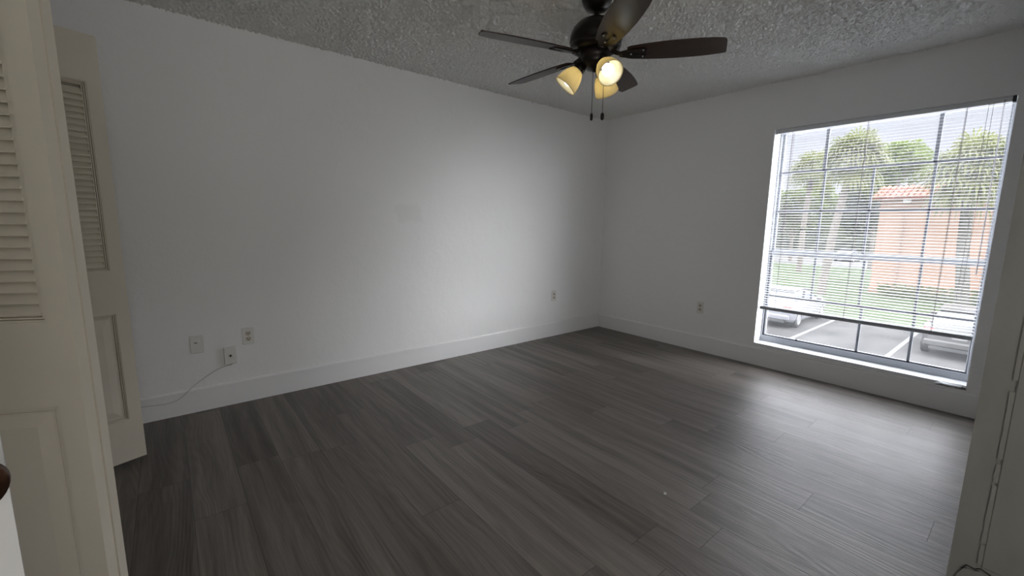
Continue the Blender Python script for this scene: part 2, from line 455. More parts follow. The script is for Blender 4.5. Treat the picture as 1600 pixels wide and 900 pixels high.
sash.build('upper_sash', M_alu, win)
def bar(y0, y1, z0, z1, x0=.09, x1=.106):
    MB().box((x0, y0, z0), (x1, y1, z1), ch=.002).build('muntin', M_mullion, win)
hw = .0085
for z_ in (1.704, 1.373): bar(Rr, L+.007, z_-hw, z_+hw, .16, .176)
bar(Rr, L, .624-hw, .624+hw, .142, .156)
for y_ in (-2.138, -2.794): bar(y_-.011, y_+.011, 1.70, 2.035, .16, .176)
for y_ in (-2.148, -2.462, -2.800): bar(y_-.008, y_+.008, 1.043, 1.70, .16, .176)
for y_ in (-2.157, -2.482, -2.809): bar(y_-.008, y_+.008, .624, 1.0, .142, .156)
for y_ in (-2.504, -2.814): bar(y_-.009, y_+.009, .265, .624, .142, .156)
MB().box((.1495, Rr, .262), (.1505, L, 1.01)).build('pane', M_glass, win)
MB().box((.1675, Rr, 1.03), (.1685, L+.005, 2.035)).build('pane', M_glass, win)
for y_ in (-2.087, -2.506, -2.816): MB().box((.133, y_-.008, .258), (.142, y_+.008, .270), ch=.002).build('catch', M_gasket, win)
sl = MB()
poly = [(.129, WY1), (-.008, WY1), (-.008, -2.985), (-.001, -3.00), (.004, -3.03), (.001, -3.06), (.008, -3.09), (.012, -3.11), (.010, -3.135), (.129, -3.135)]
sl.prism(poly, .178, .203)
o = sl.build('sill', M_sill, win); fix_normals(o)
br = MB()
for k in range(9):
    y_ = -2.99-.145*k/9; h_ = .012+.012*random.random()
    br.box((-.004-.006*random.random(), y_-.018, .184-h_*.4), (.012, y_, .184+h_*.5))
br.build('broken_edge', M_sillbreak, win)
pl = MB(); pl.add([(-.012, -2.975, .181), (-.020, -3.02, .194), (-.018, -3.07, .190), (-.012, -3.115, .196), (-.004, -3.115, .204), (-.002, -3.0, .204)], [(0, 1, 2, 3, 4, 5)])
pl.add([(-.012, -2.975, .177), (-.020, -3.02, .190), (-.018, -3.07, .186), (-.012, -3.115, .192), (-.004, -3.115, .200), (-.002, -3.0, .200)], [(5, 4, 3, 2, 1, 0)])
pl.build('peeling_paint', M_sill, win)

# ------------------------------------------------------------------ venetian blind
bl = thing('venetian_blind', (.028, -2.467, 2.03), 'white mini venetian blind with open slats hanging in the window', 'blind')
BX = .030; by0, by1 = WY0+.006, WY1-.006
hr = MB(); hr.box((BX-.017, by0+.012, 2.018), (BX+.017, by1-.012, 2.046), ch=.003); hr.build('headrail', M_rail, bl)
MB().box((BX-.019, by0+.012, 2.045), (BX+.019, by1-.012, 2.0485)).build('headrail_lip', M_slat, bl)
for y_ in (by0+.006, by1-.006):
    MB().box((BX-.022, y_-.008, 2.014), (BX+.02, y_+.008, 2.050), ch=.002).build('bracket', M_gasket if y_ < -3 else M_rail, bl)
zt, zb_ = 2.005, .545; n = 69
s = MB()
for i in range(n):
    zc = zt+(zb_-zt)*i/(n-1)
    sag = .0; pitch_s = math.radians(9+random.uniform(-.8, .8))
    prof = []
    for k in range(5):
        d = -.0125+.00625*k
        prof.append((BX+d*math.cos(pitch_s), zc+.0013*(1-(d/.0125)**2)+d*math.sin(pitch_s)))
    th = .0006; vs = []
    for y_ in (by0+.004, by1-.004):
        for x_, z_ in prof: vs.append((x_, y_, z_))
        for x_, z_ in reversed(prof): vs.append((x_, y_, z_-th))
    m_ = 10
    fs = [(j, (j+1) % m_, m_+(j+1) % m_, m_+j) for j in range(m_)]+[tuple(range(m_)), tuple(range(2*m_-1, m_-1, -1))]
    s.add(vs, fs)
o = s.build('slats', M_slat, bl); fix_normals(o)
MB().box((BX-.014, by0+.004, .510), (BX+.014, by1-.004, .538), ch=.004).build('bottom_rail', M_brail, bl)
for y_ in (-1.935, -2.425, -2.925):
    c = MB()
    for dx in (-.0135, .0135): c.tube([(BX+dx, y_, 2.03), (BX+dx, y_, .52)], .0011, 5)
    c.tube([(BX-.0145, y_+.004, 2.03), (BX-.0145, y_+.004, .52)], .0009, 5)
    c.build('ladder_cord', M_cord, bl)
MB().tube([(BX-.03, -3.085, 2.03), (BX-.034, -3.088, 1.5), (BX-.034, -3.090, .95)], .0042, 6).build('tilt_wand', M_wand, bl)
lc = MB(); pts = []
for k in range(15): pts.append((BX-.028, -3.040, 2.02-k*1.22/14))
a0 = (BX-.028, -3.040, .80)
for k in range(1, 9):
    w_ = PI*k/8; pts.append((BX-.028, -3.040+.020*(1-math.cos(w_))*.5*1.0, .80-.03*math.sin(w_)))
for k in range(15): pts.append((BX-.028, -3.020, .80+k*1.22/14))
lc.tube(pts, .0011, 5); lc.build('lift_cord', M_cord, bl)

# ================================================================== folding closet doors
def leaf(parent, A, yaw_, z0=.03, z1=2.05, w_=.38, t_=.035, knob_side=0):
    """one bifold leaf: apex edge at A (near-face corner), running back along -u; face normal -n towards the camera side"""
    u = Vector((math.cos(yaw_), math.sin(yaw_), 0)); nn = Vector((-math.sin(yaw_), math.cos(yaw_), 0))
    M = Matrix(((-u.x, nn.x, 0, A[0]), (-u.y, nn.y, 0, A[1]), (0, 0, 1, 0), (0, 0, 0, 1)))   # local x back from apex, y through thickness
    st = .052; lz0, lz1, pz0, pz1 = .995, 1.845, .245, .785
    b = MB()
    b.box((0, 0, z0), (st, t_, z1), M); b.box((w_-st, 0, z0), (w_, t_, z1), M)
    b.box((st, 0, z0), (w_-st, t_, pz0), M); b.box((st, 0, pz1), (w_-st, t_, lz0), M); b.box((st, 0, lz1), (w_-st, t_, z1), M)
    # stepped mouldings round both openings, both faces
    for (a0, a1) in ((lz0, lz1), (pz0, pz1)):
        for k, dpt in ((0, .004), (1, .008), (2, .012)):
            m0 = .006*k; m1 = .006*(k+1)-.0015
            for y0, y1 in ((dpt, t_/2), (t_/2, t_-dpt)):
                b.box((st+m0, y0, a0+m0), (st+m1, y1, a1-m0), M); b.box((w_-st-m1, y0, a0+m0), (w_-st-m0, y1, a1-m0), M)
                b.box((st+m0, y0, a0+m0), (w_-st-m0, y1, a0+m1), M); b.box((st+m0, y0, a1-m1), (w_-st-m0, y1, a1-m0), M)
    lf = b.build('leaf', M_cream, parent); fix_normals(lf)
    s_ = MB(); pitch_ = .0268; nsl = int((lz1-lz0-.03)/pitch_)
    for k in range(nsl):
        zc = lz0+.03+pitch_*k
        R_ = M @ T(0, t_/2, zc) @ Matrix.Rotation(math.radians(60), 4, 'X')
        s_.box((st+.014, -.0170, -.0022), (w_-st-.014, .0170, .0022), R_, .002)
    o_ = s_.build('louver_panel', M_cream, lf); fix_normals(o_)
    p_ = MB()
    i0 = st+.017
    p_.box((i0, t_/2-.006, pz0+.017), (w_-i0, t_/2+.006, pz1-.017), M)
    j0 = .036
    for sgn in (0, 1):
        ya = .012 if sgn == 0 else t_-.012; yb = .005 if sgn == 0 else t_-.005
        o0 = [(i0+.004, ya, pz0+.021), (w_-i0-.004, ya, pz0+.021), (w_-i0-.004, ya, pz1-.021), (i0+.004, ya, pz1-.021)]
        q0 = [(i0+j0, yb, pz0+.017+j0), (w_-i0-j0, yb, pz0+.017+j0), (w_-i0-j0, yb, pz1-.017-j0), (i0+j0, yb, pz1-.017-j0)]
        p_.add([M @ Vector(v) for v in o0+q0], [(0, 1, 5, 4), (1, 2, 6, 5), (2, 3, 7, 6), (3, 0, 4, 7), (4, 5, 6, 7)])
    o_ = p_.build('raised_panel', M_cream, lf); fix_normals(o_)
    if knob_side:
        k_ = MB(); kd = 1 if knob_side > 0 else -1
        base = M @ Vector((.032, t_ if kd > 0 else 0, .955))
        k_.lathe([(.0001, .0), (.010, .0), (.010, .003), (.005, .006), (.005, .012), (.013, .017), (.0155, .023), (.012, .029), (.0001, .031)], aim(base, nn*kd), 20, False)
        kb = k_.build('knob', M_bronze, lf); kb['label'] = 'small dark bronze door knob'
    return M
d1 = thing('door_1', (-4.45, -1.80, 0), 'cream louvered folding closet door standing nearest the camera, folded shut edge-on', 'closet door', kind=ST)
A1 = Vector((-4.0836-.1332*1.447, -3.3445+1.447)); ya1 = math.radians(-26)
leaf(d1, (A1.x, A1.y), ya1)
n1 = Vector((-math.sin(ya1), math.cos(ya1)))
A2 = A1+n1*.0415; leaf(d1, (A2.x, A2.y), math.radians(-19), knob_side=1)
h = MB()
for zz in (.3, 1.1, 1.85):
    p0 = A1+n1*.0372-Vector((math.cos(ya1), math.sin(ya1)))*(.004)
    h.tube([(p0.x, p0.y, zz-.03), (p0.x, p0.y, zz+.03)], .0016, 8)
h.build('hinge', M_cream, d1)
d2 = thing('door_2', (-4.4, -.6, 0), 'cream louvered folding closet door standing against the long white wall', 'closet door', kind=ST)
ya2 = math.radians(21); A3 = Vector((-4.254, -.55)); leaf(d2, (A3.x, A3.y), ya2)
n2 = Vector((-math.sin(ya2), math.cos(ya2))); A4 = A3+n2*.0395; leaf(d2, (A4.x, A4.y), math.radians(16))

# ------------------------------------------------------------------ entry door (its free edge and knob peek in at the lower left)
d3 = thing('door_3', (-4.5, -2.85, 0), 'white entry door with a bronze knob at the lower left edge', 'entry door', kind=ST)
ud = Vector((-.69, -.724)).normalized(); nd = Vector((-ud.y, ud.x)); nd = nd if nd.y < 0 else -nd
E0 = Vector((-4.256, -2.59)); Md = Matrix(((ud.x, -nd.x, 0, E0.x), (ud.y, -nd.y, 0, E0.y), (0, 0, 1, 0), (0, 0, 0, 1)))
b = MB(); b.box((0, 0, .012), (.76, .035, 2.03), Md, .002)
o = b.build('door_slab', M_white_door, d3); fix_normals(o)
p_ = MB()
for zz0, zz1 in ((.25, .85), (1.1, 1.85)):
    for s0, s1 in ((.11, .35), (.41, .65)):
        p_.box((s0, -.003, zz0), (s1, .0, zz1), Md, .002); p_.box((s0+.03, -.006, zz0+.03), (s1-.03, -.002, zz1-.03), Md, .002)
p_.build('door_moulding', M_white_door, d3)
kp = Md @ Vector((.060, 0, .955)); nd3 = Vector((nd.x, nd.y, 0))
k_ = MB(); k_.lathe([(.0001, 0), (.033, 0), (.033, .004), (.028, .008), (.012, .010), (.011, .026), (.020, .032), (.027, .042), (.027, .052), (.020, .060), (.0001, .063)], aim(kp, nd3), 28, False)
kb = k_.build('door_knob', M_copper, d3); kb['label'] = 'dark bronze door knob'

# ================================================================== wall plates
def plate(name, c, face, label, cat, kind_, group=None):
    """face 'L': on the long wall (looks -y); 'W': on the window wall (looks -x). local x right, y up, z out"""
    M = Matrix(((1, 0, 0, 0), (0, 0, -1, 0), (0, 1, 0, 0), (0, 0, 0, 1))) if face == 'L' else Matrix(((0, 0, -1, 0), (-1, 0, 0, 0), (0, 1, 0, 0), (0, 0, 0, 1)))
    M = T(*c) @ M
    t_ = thing(name, c, label, cat, group)
    if kind_ == 'box':
        MB().box((-.036, -.058, 0), (.036, .058, .026), M, .004).build('jack_box', M_plate, t_)
        k_ = MB(); k_.lathe([(.0001, .0255), (.011, .0255), (.011, .029), (.0075, .030), (.0075, .028), (.0001, .028)], M, 20, False); k_.build('coax_ring', M_plate2, t_)
        k_ = MB(); k_.lathe([(.0001, .0275), (.006, .0275), (.0055, .0295), (.0001, .0295)], M, 16, False); k_.build('coax_socket', M_dark, t_)
        return t_
    MB().box((-.036, -.058, 0), (.036, .058, .007), M, .0035).build('cover_plate', M_plate, t_)
    if kind_ == 'duplex':
        for s_ in (.0195, -.0195):
            f_ = MB(); pg = []
            for k in range(28):
                a = 2*PI*k/28; pg.append((.0172*math.cos(a), s_+max(-.0135, min(.0135, .0172*math.sin(a)))))
            f_.prism(pg, .005, .0085, M); rec = f_.build('receptacle', M_plate2, t_); fix_normals(rec)
            q = MB(); q.box((-.0078, s_-.001, .0075), (-.0048, s_+.009, .0089), M); q.box((.0048, s_-.001, .0075), (.0078, s_+.009, .0089), M)
            q.prism([(.0034*math.cos(a*PI/6), s_-.0078+.0034*math.sin(a*PI/6)) for a in range(12)], .0075, .0089, M)
            q.build('slots', M_dark, rec)
        MB().lathe([(.0001, .006), (.003, .006), (.003, .0082), (.0001, .0086)], M, 12, False).build('screw', M_plate2, t_)
    elif kind_ == 'phone':
        MB().box((-.014, .012, .005), (.014, .030, .010), M, .002).build('jack', M_plate, t_)
        MB().box((-.014, .009, .006), (.002, .0135, .0105), M).build('jack_opening', M_dark, t_)
        for s_ in (.045, -.045): MB().lathe([(.0001, .006), (.003, .006), (.003, .008), (.0001, .0084)], M @ T(0, s_, 0), 12, False).build('screw', M_plate, t_)
    return t_
plate('phone_jack', (-3.984, 0, .447), 'L', 'white phone jack plate low on the long wall, closest to the closet', 'jack', 'phone')
plate('coax_jack', (-3.812, 0, .345), 'L', 'white surface cable box with a thin wire leaving below it', 'jack', 'box')
plate('wall_outlet', (-3.700, 0, .458), 'L', 'white duplex outlet above and beside the surface cable box', 'outlet', 'duplex')
plate('wall_outlet', (-.784, 0, .455), 'L', 'small white outlet on the long wall near the corner', 'outlet', 'duplex')
plate('wall_outlet', (0, -1.278, .440), 'W', 'white outlet on the window wall between corner and window', 'outlet', 'duplex')
cb = MB(); path = [(-3.806, -.022, .287), (-3.812, -.018, .280), (-3.85, -.006, .272), (-3.905, -.004, .252), (-3.98, -.005, .205), (-4.03, -.013, .172), (-4.05, -.0165, .155), (-4.10, -.0165, .112), (-4.16, -.0165, .097), (-4.23, -.0165, .102), (-4.29, -.0165, .108), (-4.36, -.0165, .098), (-4.45, -.0165, .05)]
def smooth(pts, n=6):
    P = [Vector(p) for p in pts]; out = []
    for i in range(len(P)-1):
        a, b_, c_, d_ = P[max(i-1, 0)], P[i], P[i+1], P[min(i+2, len(P)-1)]
        for k in range(n):
            t_ = k/n; out.append(.5*((2*b_)+(c_-a)*t_+(2*a-5*b_+4*c_-d_)*t_*t_+(3*b_-a-3*c_+d_)*t_**3))
    return out+[P[-1]]
cb.tube(smooth(path), .0026, 8)
tag(cb.build('cable', M_cable), 'thin pale wire running from the cable box down over the baseboard', 'cable')
fl = MB(); fl.add([(-2.376, -2.379, .0012), (-2.362, -2.385, .0012), (-2.358, -2.374, .004), (-2.368, -2.370, .006), (-2.367, -2.377, .007)], [(3, 2, 1, 0), (0, 1, 4), (1, 2, 4), (2, 3, 4), (3, 0, 4)])
tag(fl.build('paint_chip', M_plate), 'tiny white fleck lying on the grey floor', 'debris')

# ================================================================== ceiling fan
FX, FY = -2.219, -1.718
fan = thing('ceiling_fan', (FX, FY, 2.44), 'dark bronze five-blade ceiling fan with three lit amber glass shades', 'ceiling fan')
F0 = T(FX, FY, 0)
MB().lathe([(.078, 2.44), (.081, 2.425), (.080, 2.405), (.072, 2.38), (.055, 2.358), (.035, 2.347), (.018, 2.343)], F0).build('canopy', M_bronze, fan)
MB().lathe([(.0125, 2.35), (.0125, 2.30)], F0, 16).build('downrod', M_bronze, fan)
MB().lathe([(.016, 2.325), (.03, 2.322), (.034, 2.312), (.06, 2.306), (.095, 2.29), (.122, 2.262), (.135, 2.228), (.138, 2.196), (.130, 2.190), (.130, 2.182), (.136, 2.176), (.128, 2.160), (.10, 2.150), (.08, 2.147)], F0, 40).build('motor_housing', M_bronze, fan)
MB().lathe([(.078, 2.150), (.082, 2.138), (.080, 2.120), (.076, 2.112), (.078, 2.104), (.070, 2.082), (.048, 2.066), (.022, 2.058), (.010, 2.050), (.0001, 2.048)], F0, 32).build('switch_housing', M_bronze, fan)
TH0 = -2.165; ZB = 2.135; PITCH = math.radians(-13)
def blade_outline():
    up_, lo = [], []
    for r_, h_ in ((.165, .044), (.19, .052), (.26, .062), (.34, .069), (.42, .072), (.50, .071), (.57, .067), (.625, .060)):
        up_.append((r_, h_)); lo.append((r_, -h_))
    tip = [(.648, .056), (.656, .050), (.655, .043), (.640, -.042), (.635, -.052), (.628, -.057)]
    return up_+tip+list(reversed(lo))[0:] if True else None
OUT = blade_outline()
def mk_blade():
    M = F0 @ RZ(TH0) @ T(0, 0, ZB) @ Matrix.Rotation(PITCH, 4, 'X')
    b = MB(); b.prism(OUT, -.003, .003, M); o_ = b.build('blade', M_blade, fan); fix_normals(o_)
    a = MB()
    M0 = F0 @ RZ(TH0)
    # blade iron: strap from the motor, then a spade plate with a slot under the blade
    a.tube([M0 @ Vector((.085, 0, 2.152)), M0 @ Vector((.11, 0, 2.138)), M0 @ Vector((.14, 0, 2.130))], .011, 8)
    a.prism([(.125, -.016), (.15, -.026), (.19, -.036), (.245, -.038), (.262, -.028), (.262, -.014), (.20, -.008), (.20, .008), (.262, .014), (.262, .028), (.245, .038), (.19, .036), (.15, .026), (.125, .016)], -.010, -.0035, M)
    ar = a.build('blade_arm', M_bronze, o_); fix_normals(ar)
    for q in ((.245, .026), (.245, -.026), (.185, 0)):
        sc = MB(); sc.lathe([(.0001, 0), (.005, 0), (.004, .003), (.0001, .004)], M @ T(q[0], q[1], -.0095) @ Matrix.Rotation(PI, 4, 'X'), 10, False)
        sc.build('screw', M_alu, o_)
    return o_
B0 = mk_blade()
for k in range(1, 5):
    c = copy_tree(B0, fan); c.matrix_basis = RZ(2*PI*k/5) @ B0.matrix_basis
# three arms, shades and bulbs
GOLD = [(.023, .0), (.030, .006), (.041, .022), (.052, .045), (.059, .068), (.062, .088), (.0645, .104), (.066, .112)]
def mk_light(az, tl):
    d = Vector((math.cos(az), math.sin(az), 0)); ax = (d*tl+Vector((0, 0, -math.sqrt(1-tl*tl)))).normalized()
    neck = Vector((FX, FY, 2.068))+d*.080
    a = MB(); a.tube(smooth([Vector((FX, FY, 2.105))+d*.06, Vector((FX, FY, 2.105))+d*.082, neck-ax*.03, neck-ax*.012]), .012, 10)
    a.lathe([(.012, -.030), (.022, -.024), (.030, -.010), (.033, .004), (.032, .016), (.028, .018)], aim(neck, ax), 24)
    arm = a.build('light_arm', M_bronze, fan)
    s_ = MB(); prof = list(GOLD)+[(r_-.003, z_) for r_, z_ in reversed(GOLD)]
    s_.lathe(prof, aim(neck+ax*.004, ax), 36, False)
    sh = s_.build('lamp_shade', M_shade, fan); sh['label'] = 'amber glass lamp shade'
    b = MB(); b.lathe([(.0001, .028), (.014, .028), (.016, .045), (.026, .060), (.031, .075), (.030, .086), (.023, .097), (.012, .103), (.0001, .105)], aim(neck, ax), 28, False)
    bu = b.build('bulb', M_bulb, sh); bu['label'] = 'glowing white bulb'
for az, tl in ((135, .65), (250, .755), (13, .66)): mk_light(math.radians(az), tl)
for (dx, dy, zt_, ze, rr) in ((-.006, .004, 2.06, 1.838, .0075), (.043, -.030, 2.085, 1.842, .0095)):
    p0 = Vector((FX+dx, FY+dy, 0))
    c = MB(); c.tube([p0+Vector((0, 0, zt_)), p0+Vector((0, 0, ze))], .0014, 6); ch = c.build('pull_chain', M_bronze, fan)
    c = MB(); c.lathe([(.0001, .0), (rr*.55, .001), (rr, .008), (rr, .030), (rr*.6, .038), (.0001, .040)], T(p0.x, p0.y, ze-.038), 14, False); c.build('chain_pull', M_bronze, ch)

# ================================================================== outdoors (the room is on an upper floor; ground at G)
G = -2.75
M_asph = tint(mat('worn_asphalt', (0.056, 0.054, 0.053), .85, .2), .45, .45)
M_bounce = tint(mat('bounce_white', (.84, .83, .81), .9, .1), .06, .8)  # very pale so the unseen ground throws daylight up to the ceiling
M_line = mat('white_road_paint', (0.152, 0.152, 0.148), .8)
M_lawn = tint(mat('lawn_green', (0.044, 0.064, 0.026), .9, .1), .3, .8)
M_road = tint(mat('pale_concrete', (0.112, 0.110, 0.106), .9, .1), .1, .4)
M_peach = tint(mat('peach_stucco', (.29, .185, .13), .9, .1), .05, 2)
M_peach2 = mat('pale_peach_stucco', (0.248, 0.160, 0.116), .9, .1)
M_tile = tint(mat('clay_tile', (0.192, 0.072, 0.048), .8, .2), .25, 3)
M_bark = tint(mat('grey_bark', (0.120, 0.104, 0.088), .95, .05), .3, 5, (1, 1, 4), .5, .03)
M_dkbark = tint(mat('dark_palm_bark', (0.068, 0.064, 0.052), .95, .05), .4, 5, (1, 1, 5), .5, .03)
def leafm(n, c):
    m = bpy.data.materials.new(n); m.use_nodes = True; t = m.node_tree; b = t.nodes['Principled BSDF']
    b.inputs['Base Color'].default_value = (*c, 1); b.inputs['Roughness'].default_value = .55
    tr = t.nodes.new('ShaderNodeBsdfTranslucent'); tr.inputs[0].default_value = (c[0]*1.2, c[1]*1.3, c[2]*.8, 1)
    mx = t.nodes.new('ShaderNodeMixShader'); mx.inputs[0].default_value = .35
    t.links.new(b.outputs[0], mx.inputs[1]); t.links.new(tr.outputs[0], mx.inputs[2]); t.links.new(mx.outputs[0], t.nodes['Material Output'].inputs[0])
    return m
M_palm = leafm('palm_green', (0.101, 0.108, 0.032)); M_leaf = leafm('bright_leaf', (0.106, 0.138, 0.030)); M_dleaf = leafm('deep_leaf', (0.042, 0.054, 0.027)); M_mleaf = leafm('mid_leaf', (0.080, 0.098, 0.034))
tag(MB().box((.20, -40, G-.2), (10.5, 40, G)).build('bounce_ground', M_bounce), 'unseen pale ground added below the window to bounce light indoors', 'bounce_ground', kind=ST)
tag(MB().box((10.5, -40, G-.2), (19.0, 40, G)).build('parking_lot', M_asph), 'pale worn asphalt car park below the window', 'car park', kind=ST)
tag(MB().box((19.0, -40, G-.2), (50, 40, G+.02)).build('lawn', M_lawn), 'green lawn between car park and road', 'lawn', kind=ST)
tag(MB().box((50, -40, G-.2), (62, 60, G+.02)).build('road', M_road), 'pale road beyond the lawn', 'road', kind=ST)
tag(MB().box((62, -60, G-.2), (140, 120, G+.02)).build('lawn', M_lawn), 'far green ground beyond the road', 'lawn', kind=ST)
tag(MB().box((18.85, -40, G), (19.05, 40, G+.13), ch=.03).build('kerb', M_road), 'pale concrete kerb between car park and lawn', 'kerb', kind=ST)
for y_, lb in ((4.65, 'white bay line on the far side of the white car'), (2.0, 'white bay line beside the white car'), (-.67, 'white bay line beside the silver car'), (-3.35, 'white bay line on the far side of the silver car')):
    tag(MB().box((12.6, y_-.06, G), (18.6, y_+.06, G+.004)).build('bay_line', M_line), lb, 'road marking', 'parking bay lines')

# ---- cars
M_tire = mat('tyre_rubber', (.02, .02, .02), .85); M_hub = mat('alloy', (.45, .45, .47), .35, .5, .8)
M_cglass = mat('tinted_car_glass', (.16, .18, .22), .08, .6); M_tail = mat('red_tail_lens', (.55, .03, .025), .2); M_head = mat('clear_lens', (.8, .8, .8), .1)
M_bump = mat('black_car_trim', (.03, .03, .03), .6)
def car(name, x, y, paint, label):
    t_ = thing(name, (x, y, G), label, 'car')
    # rear end at local x=0, nose at x=4.6
    def loft(st, nameo, m, par):
        ring = []
        for (sx, hw_, zb0, zt0, rc) in st:
            q = [(-hw_*.92, zb0), (-hw_, zb0+.12), (-hw_, zt0-rc), (-hw_+rc*.7, zt0-rc*.25), (-hw_+rc*2.2, zt0), (0, zt0+.012), (hw_-rc*2.2, zt0), (hw_-rc*.7, zt0-rc*.25), (hw_, zt0-rc), (hw_, zb0+.12), (hw_*.92, zb0)]
            ring.append([(x+sx, y+a_, G+b_) for a_, b_ in q])
        n_ = len(ring[0]); vs = [v for r_ in ring for v in r_]; fs = []
        for k in range(len(ring)-1):
            for i in range(n_): fs.append((k*n_+i, k*n_+(i+1) % n_, (k+1)*n_+(i+1) % n_, (k+1)*n_+i))
        b = MB(); b.add(vs, fs, True); b.add(ring[0], [tuple(range(n_))]); b.add(ring[-1], [tuple(range(n_))])
        o_ = b.build(nameo, m, par); fix_normals(o_); return o_
    body = loft([(0, .70, .38, .80, .06), (.04, .78, .34, .95, .06), (.12, .84, .30, 1.01, .06), (.5, .89, .24, 1.03, .06), (.9, .90, .22, 1.0, .07), (2.3, .90, .20, .98, .07), (3.2, .90, .20, .97, .08), (3.9, .88, .22, .88, .08), (4.35, .82, .26, .76, .09), (4.58, .70, .32, .62, .09)], 'body', paint, t_)
    gl = loft([(.42, .70, .90, 1.04, .03), (.95, .66, .92, 1.36, .05), (1.35, .64, .92, 1.42, .06), (2.2, .64, .92, 1.42, .06), (2.7, .65, .92, 1.33, .05), (3.35, .70, .90, 1.0, .03)], 'cabin_glass', M_cglass, t_)
    loft([(.92, .62, 1.33, 1.395, .03), (1.3, .63, 1.36, 1.45, .04), (2.2, .63, 1.36, 1.45, .04), (2.72, .62, 1.30, 1.36, .03)], 'roof', paint, t_)
    for xx, zz0, zz1, xt in ((1.9, .95, 1.40, 1.9),):
        for s_ in (-1, 1): MB().box((x+xx-.04, y+s_*.645, G+zz0), (x+xt+.04, y+s_*.70, G+zz1)).build('door_pillar', M_bump, t_)
    for xx in (.85, 3.65):
        for s_ in (-1, 1):
            Mw = T(x+xx, y+s_*.80, G+.325) @ Matrix.Rotation(PI/2*-s_, 4, 'X')
            w_ = MB(); w_.lathe([(.20, -.10), (.30, -.105), (.325, -.08), (.325, .08), (.30, .105), (.20, .10)], Mw, 28); wh = w_.build('wheel', M_tire, t_)
            w_ = MB(); w_.lathe([(.0001, .11), (.05, .115), (.19, .10), (.205, .112), (.205, .09)], Mw, 24, False); w_.build('hubcap', M_hub, wh)
    for s_ in (-1, 1):
        MB().box((x-.01, y+s_*.56, G+.72), (x+.14, y+s_*.845, G+.92), ch=.03).build('tail_light', M_tail, t_)
        MB().box((x+4.32, y+s_*.50, G+.58), (x+4.58, y+s_*.76, G+.72), ch=.03).build('headlight', M_head, t_)
        MB().box((x+2.85, y+s_*.86, G+.95), (x+3.02, y+s_*1.04, G+1.08), ch=.03).build('mirror', paint, t_)
    MB().box((x-.05, y-.80, G+.36), (x+.12, y+.80, G+.58), ch=.05).build('rear_bumper', paint, t_)
    MB().box((x-.03, y-.66, G+.26), (x+.2, y+.66, G+.37), ch=.02).build('bumper_trim', M_bump, t_)
    MB().box((x-.022, y-.16, G+.66), (x+.03, y+.16, G+.78), ch=.005).build('number_plate', M_line, t_)
    return t_
M_silver = mat('silver_car_paint', (0.060, 0.058, 0.056), .3, .5, .3); M_whitecar = mat('white_car_paint', (0.136, 0.136, 0.148), .3)
car('car', 14.35, -2.1, M_silver, 'silver sedan parked below the window nearest the worn wall end')
car('car', 14.55, 3.35, M_whitecar, 'white sedan parked in the bay seen at the window side towards the room corner')
# distant cars on the road
car('car', 57.0, 11.2, M_whitecar, 'distant white car on the road beyond the lawn beside the peach building')

# ---- peach building with clay tile roof
bd = thing('building', (33, -2, G), 'peach stucco building with clay tile roof across the car park', 'building')
MB().box((30, -16, G), (38, 3.2, 2.98)).build('wall', M_peach, bd)
MB().box((29.93, -16, 2.36), (30.02, 3.27, 2.50), ch=.02).build('band', M_peach2, bd)
MB().box((29.9, -16, G), (30.02, 3.23, G+.35), ch=.02).build('plinth', M_peach2, bd)
r_ = MB()
y_ = 3.5; k = 0
while y_ > -16:
    # barrel tile course running up the slope
    for q in range(3):
        a_ = Vector((29.55+q*.75, y_, 3.00+q*.26+.02*math.sin(k*1.7))); b__ = a_+Vector((.85, 0, .27))
        r_.tube([a_, b__], .13, 8, .115)
    y_ -= .27; k += 1
r_.box((29.62, -16, 2.90), (38, 3.45, 3.02))
o = r_.build('tile_roof', M_tile, bd)
pr = MB(); pr.add([(29.6, 3.45, 3.0), (29.6, -16, 3.0), (31.9, -16, 3.72), (31.9, 3.45, 3.72), (38, 3.45, 3.0), (38, -16, 3.0)], [(0, 1, 2, 3), (3, 2, 5, 4), (0, 3, 4), (1, 5, 2)]); pr.build('roof_deck', M_tile, bd)
MB().tube([(29.9, 2.06, 2.35), (29.9, 2.02, G+.1)], .06, 8).build('drainpipe', M_peach2, bd)
fl_ = MB(); fl_.box((29.72, 1.80, 2.72), (30.0, 2.16, 2.94), ch=.04); fl_.build('floodlight', M_head, bd)
MB().box((29.95, 3.0-1.3, 1.2), (30.01, 3.0-.9, 1.22)).build('ledge', M_peach2, bd)

# ---- planting
def frond_fan(b, c, az, el, pet, R_, nl=15, droop=.5):
    d = Vector((math.cos(az)*math.cos(el), math.sin(az)*math.cos(el), math.sin(el)))
    e = c+d*pet; side = d.cross(Vector((0, 0, 1))).normalized(); upv = side.cross(d)
    wd = .018; b.add([c+side*wd, c-side*wd, e-side*wd, e+side*wd], [(0, 1, 2, 3)])
    for k in range(nl):
        a = math.radians(-95+190*k/(nl-1)); L_ = R_*(1-.25*abs(a)/1.66)*random.uniform(.85, 1.1)
        q = d*math.cos(a)+side*math.sin(a)+upv*.12*random.uniform(-1, 1)
        q.normalize(); sd = q.cross(upv).normalized(); w_ = .045
        p1 = e+q*L_*.5-Vector((0, 0, droop*.08*L_)); p2 = e+q*L_*.82-Vector((0, 0, droop*.32*L_)); p3 = e+q*L_*.95-Vector((0, 0, droop*.75*L_))
        b.add([e, p1+sd*w_, p1-sd*w_, p2+sd*w_*.7, p2-sd*w_*.7, p3], [(0, 2, 1), (1, 2, 4, 3), (3, 4, 5)])
